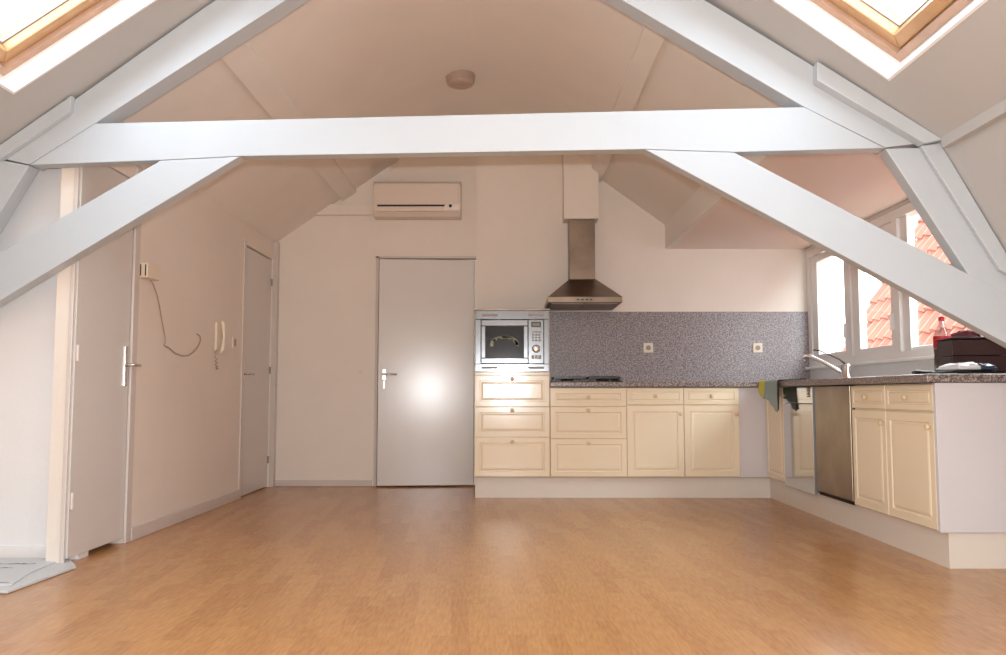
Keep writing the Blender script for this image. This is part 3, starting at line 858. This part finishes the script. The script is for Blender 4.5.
lw = tag(MB().box(-1.318, -1.288, BY - .012, BY - .001, .99, 1.02).obj('light_switch', M_plas, bevel=.002), 'tiny cream button on the wall left of the back door', 'switch')

def wl(y, z, d=0.): return (XL + d, y, z)
ch = thing('door_chime', wl(4.88, 1.46), 'small grey door chime box high on the left wall', 'chime')
MB().box(XL + .001, XL + .045, 4.835, 4.955, 1.475, 1.562).obj('chime_body', M_plas, ch, bevel=.004)
MB().box(XL + .001, XL + .050, 4.770, 4.833, 1.47, 1.555).obj('chime_cover', M_plas, ch, bevel=.003)
for q in (.006, .034): MB().box(XL + q, XL + q + .006, 4.768, 4.770, 1.480, 1.545).obj('sound_slot', M_dark, ch)
cpts = [(4.915, 1.475), (4.96, 1.45), (5.012, 1.398), (5.05, 1.34), (5.079, 1.285), (5.115, 1.22), (5.149, 1.157), (5.155, 1.125), (5.138, 1.107), (5.165, 1.10), (5.199, 1.099), (5.312, 1.067), (5.40, 1.057), (5.462, 1.055), (5.54, 1.062), (5.617, 1.085), (5.68, 1.115), (5.723, 1.145), (5.75, 1.18), (5.735, 1.205), (5.68, 1.213)]
m = MB().tube([wl(y, z, .006) for y, z in cpts], .004, 6)
tag(m.obj('loose_cable', M_cable, smooth=True), 'thin loose cable looping down the left wall from the door chime', 'cable')
it = thing('intercom_handset', wl(6.1, 1.1), 'cream intercom handset hanging on the left wall near the far door', 'intercom')
MB().box(XL + .001, XL + .020, 6.03, 6.15, 1.12, 1.325).obj('base_plate', M_plas, it, bevel=.008)
MB().tube([wl(6.095, 1.335, 0.026), wl(6.100, 1.310, 0.040), wl(6.100, 1.220, 0.048), wl(6.100, 1.130, 0.040), wl(6.095, 1.105, 0.026)], [.014, .016, .009, .016, .014], 12).obj('receiver', M_plas, it, smooth=True)
cp_ = [wl(6.03 + .010 * math.cos(i * 1.1) + .05 * i / 40, 1.13 - .14 * math.sin(i / 44 * math.pi * .6), .014 + .007 * math.sin(i * 1.1)) for i in range(41)]
MB().tube(cp_, .003, 6).obj('coiled_cord', M_cable, it, smooth=True)
sw = thing('wall_switch', wl(6.45, 1.16), 'small cream switch between the intercom and the far left door', 'switch')
MB().box(XL + .001, XL + .012, 6.42, 6.49, 1.16, 1.245).obj('switch_plate', M_plas, sw, bevel=.003)
MB().box(XL + .012, XL + .018, 6.437, 6.473, 1.175, 1.23).obj('rocker', M_grey, sw, bevel=.003)

# ------------------------------------------------------------ flattened printed cardboard on the floor
cb = thing('flattened_carton', (-2.35, 3.95, 0), 'flattened white printed carton lying on the floor beside the near left wall', 'carton')
P1 = [(-2.85, 3.50), (-2.03, 3.52), (-2.005, 4.02), (-2.13, 4.20), (-2.95, 4.215)]
MB().prism([(x, y, .002) for x, y in P1], [(x, y, .014) for x, y in P1]).obj('lower_sheet', M_paper, cb, bevel=.002)
P2 = [(-2.85, 3.56), (-2.06, 3.60), (-2.12, 3.84), (-2.14, 4.16), (-2.95, 4.20)]
MB().prism([(x, y, .0145) for x, y in P2], [(x, y, .022) for x, y in P2]).obj('upper_sheet', M_paper, cb, bevel=.002)
random.seed(8)
for (x0, x1, y, h) in ((-2.9, -2.2, 4.02, .022), (-2.85, -2.25, 3.93, .012), (-2.7, -2.09, 3.63, .010)):
    up_, lo_ = [], []
    n = 40
    for i in range(n + 1):      # an irregular, letter-like printed line
        x = x0 + (x1 - x0) * i / n
        up_.append((x, y + h * random.uniform(.1, 1))); lo_.append((x, y - h * random.uniform(0, .4)))
    m = MB()
    a = [m.bm.verts.new((x, q, .0223)) for x, q in up_]; b = [m.bm.verts.new((x, q, .0223)) for x, q in lo_]
    for i in range(n): m.bm.faces.new((a[i], a[i + 1], b[i + 1], b[i]))
    m.obj('printed_line', M_ink, cb)

# ------------------------------------------------------------ outside: the neighbour's tiled roof
nb = thing('neighbouring_house', (7, 9, 0), 'neighbouring house with steep orange pantile roof outside the kitchen window', 'house')
def tiles():
    bm = bmesh.new()
    p0 = Vector((5.01, 12.0, 1.78)); up = Vector((1, 0, 1.587)).normalized(); al = Vector((0, -1, 0)); nn = al.cross(up)
    if nn.z < 0: nn = -nn
    L, W = .34, .24
    rows = range(-9, 9); cols = 44; sub = 6
    for r_ in rows:
        a = []; b = []
        for i in range(cols * sub + 1):
            t_ = i / sub * W; ph = (i % sub) / sub
            h = .028 * math.sin(ph * 2 * math.pi) + .02
            jit = .006 * math.sin(r_ * 3.1 + (i // sub) * 1.7)
            a.append(bm.verts.new(p0 + up * (r_ * L) + al * t_ + nn * (h + .045 + jit)))
            b.append(bm.verts.new(p0 + up * ((r_ + 1) * L + .03) + al * t_ + nn * (h + jit)))
        c = [bm.verts.new(v.co - nn * .045) for v in a]
        for i in range(cols * sub):
            bm.faces.new((a[i], a[i + 1], b[i + 1], b[i]))
            bm.faces.new((c[i], c[i + 1], a[i + 1], a[i]))
    me = bpy.data.meshes.new('roof'); bm.to_mesh(me); bm.free(); me.materials.append(M_tile)
    o = bpy.data.objects.new('roof', me); COL.objects.link(o); o.parent = nb; o.matrix_parent_inverse = Matrix.Translation(nb.location).inverted()
    return p0, up, al, nn
p0, up, al, nn = tiles()
L = .34
a, b = p0 + up * (-9 * L) - al * .02, p0 + up * (9 * L) - al * .02
m = MB(); q = al * -.14
m.prism([a, b, b + q, a + q], [a + nn * .12, b + nn * .12, b + q + nn * .12, a + q + nn * .12]); m.obj('verge', M_verge, nb)
m = MB(); e0 = p0 + up * (-9 * L); e1 = p0 + up * (9 * L)
m.prism([(e0.x, 12, e0.z - .1), (e1.x, 12, e1.z - .1), (e1.x + 3.0, 12, e0.z - .1)], [(e0.x, 1.6, e0.z - .1), (e1.x, 1.6, e1.z - .1), (e1.x + 3.0, 1.6, e0.z - .1)])
m.obj('gable_wall', M_render, nb)
MB().box(e0.x + .1, e1.x + 2.6, 1.7, 11.9, -2.5, e0.z - .1).obj('house_wall', M_render, nb)
ch_ = MB(); cx_ = e1.x + .1
ch_.box(cx_ - .4, cx_ + .3, 9.9, 10.7, e1.z - .6, e1.z + .5); ch_.box(cx_ - .46, cx_ + .36, 9.84, 10.76, e1.z + .5, e1.z + .6)
ch_.obj('chimney', M_slate, nb)
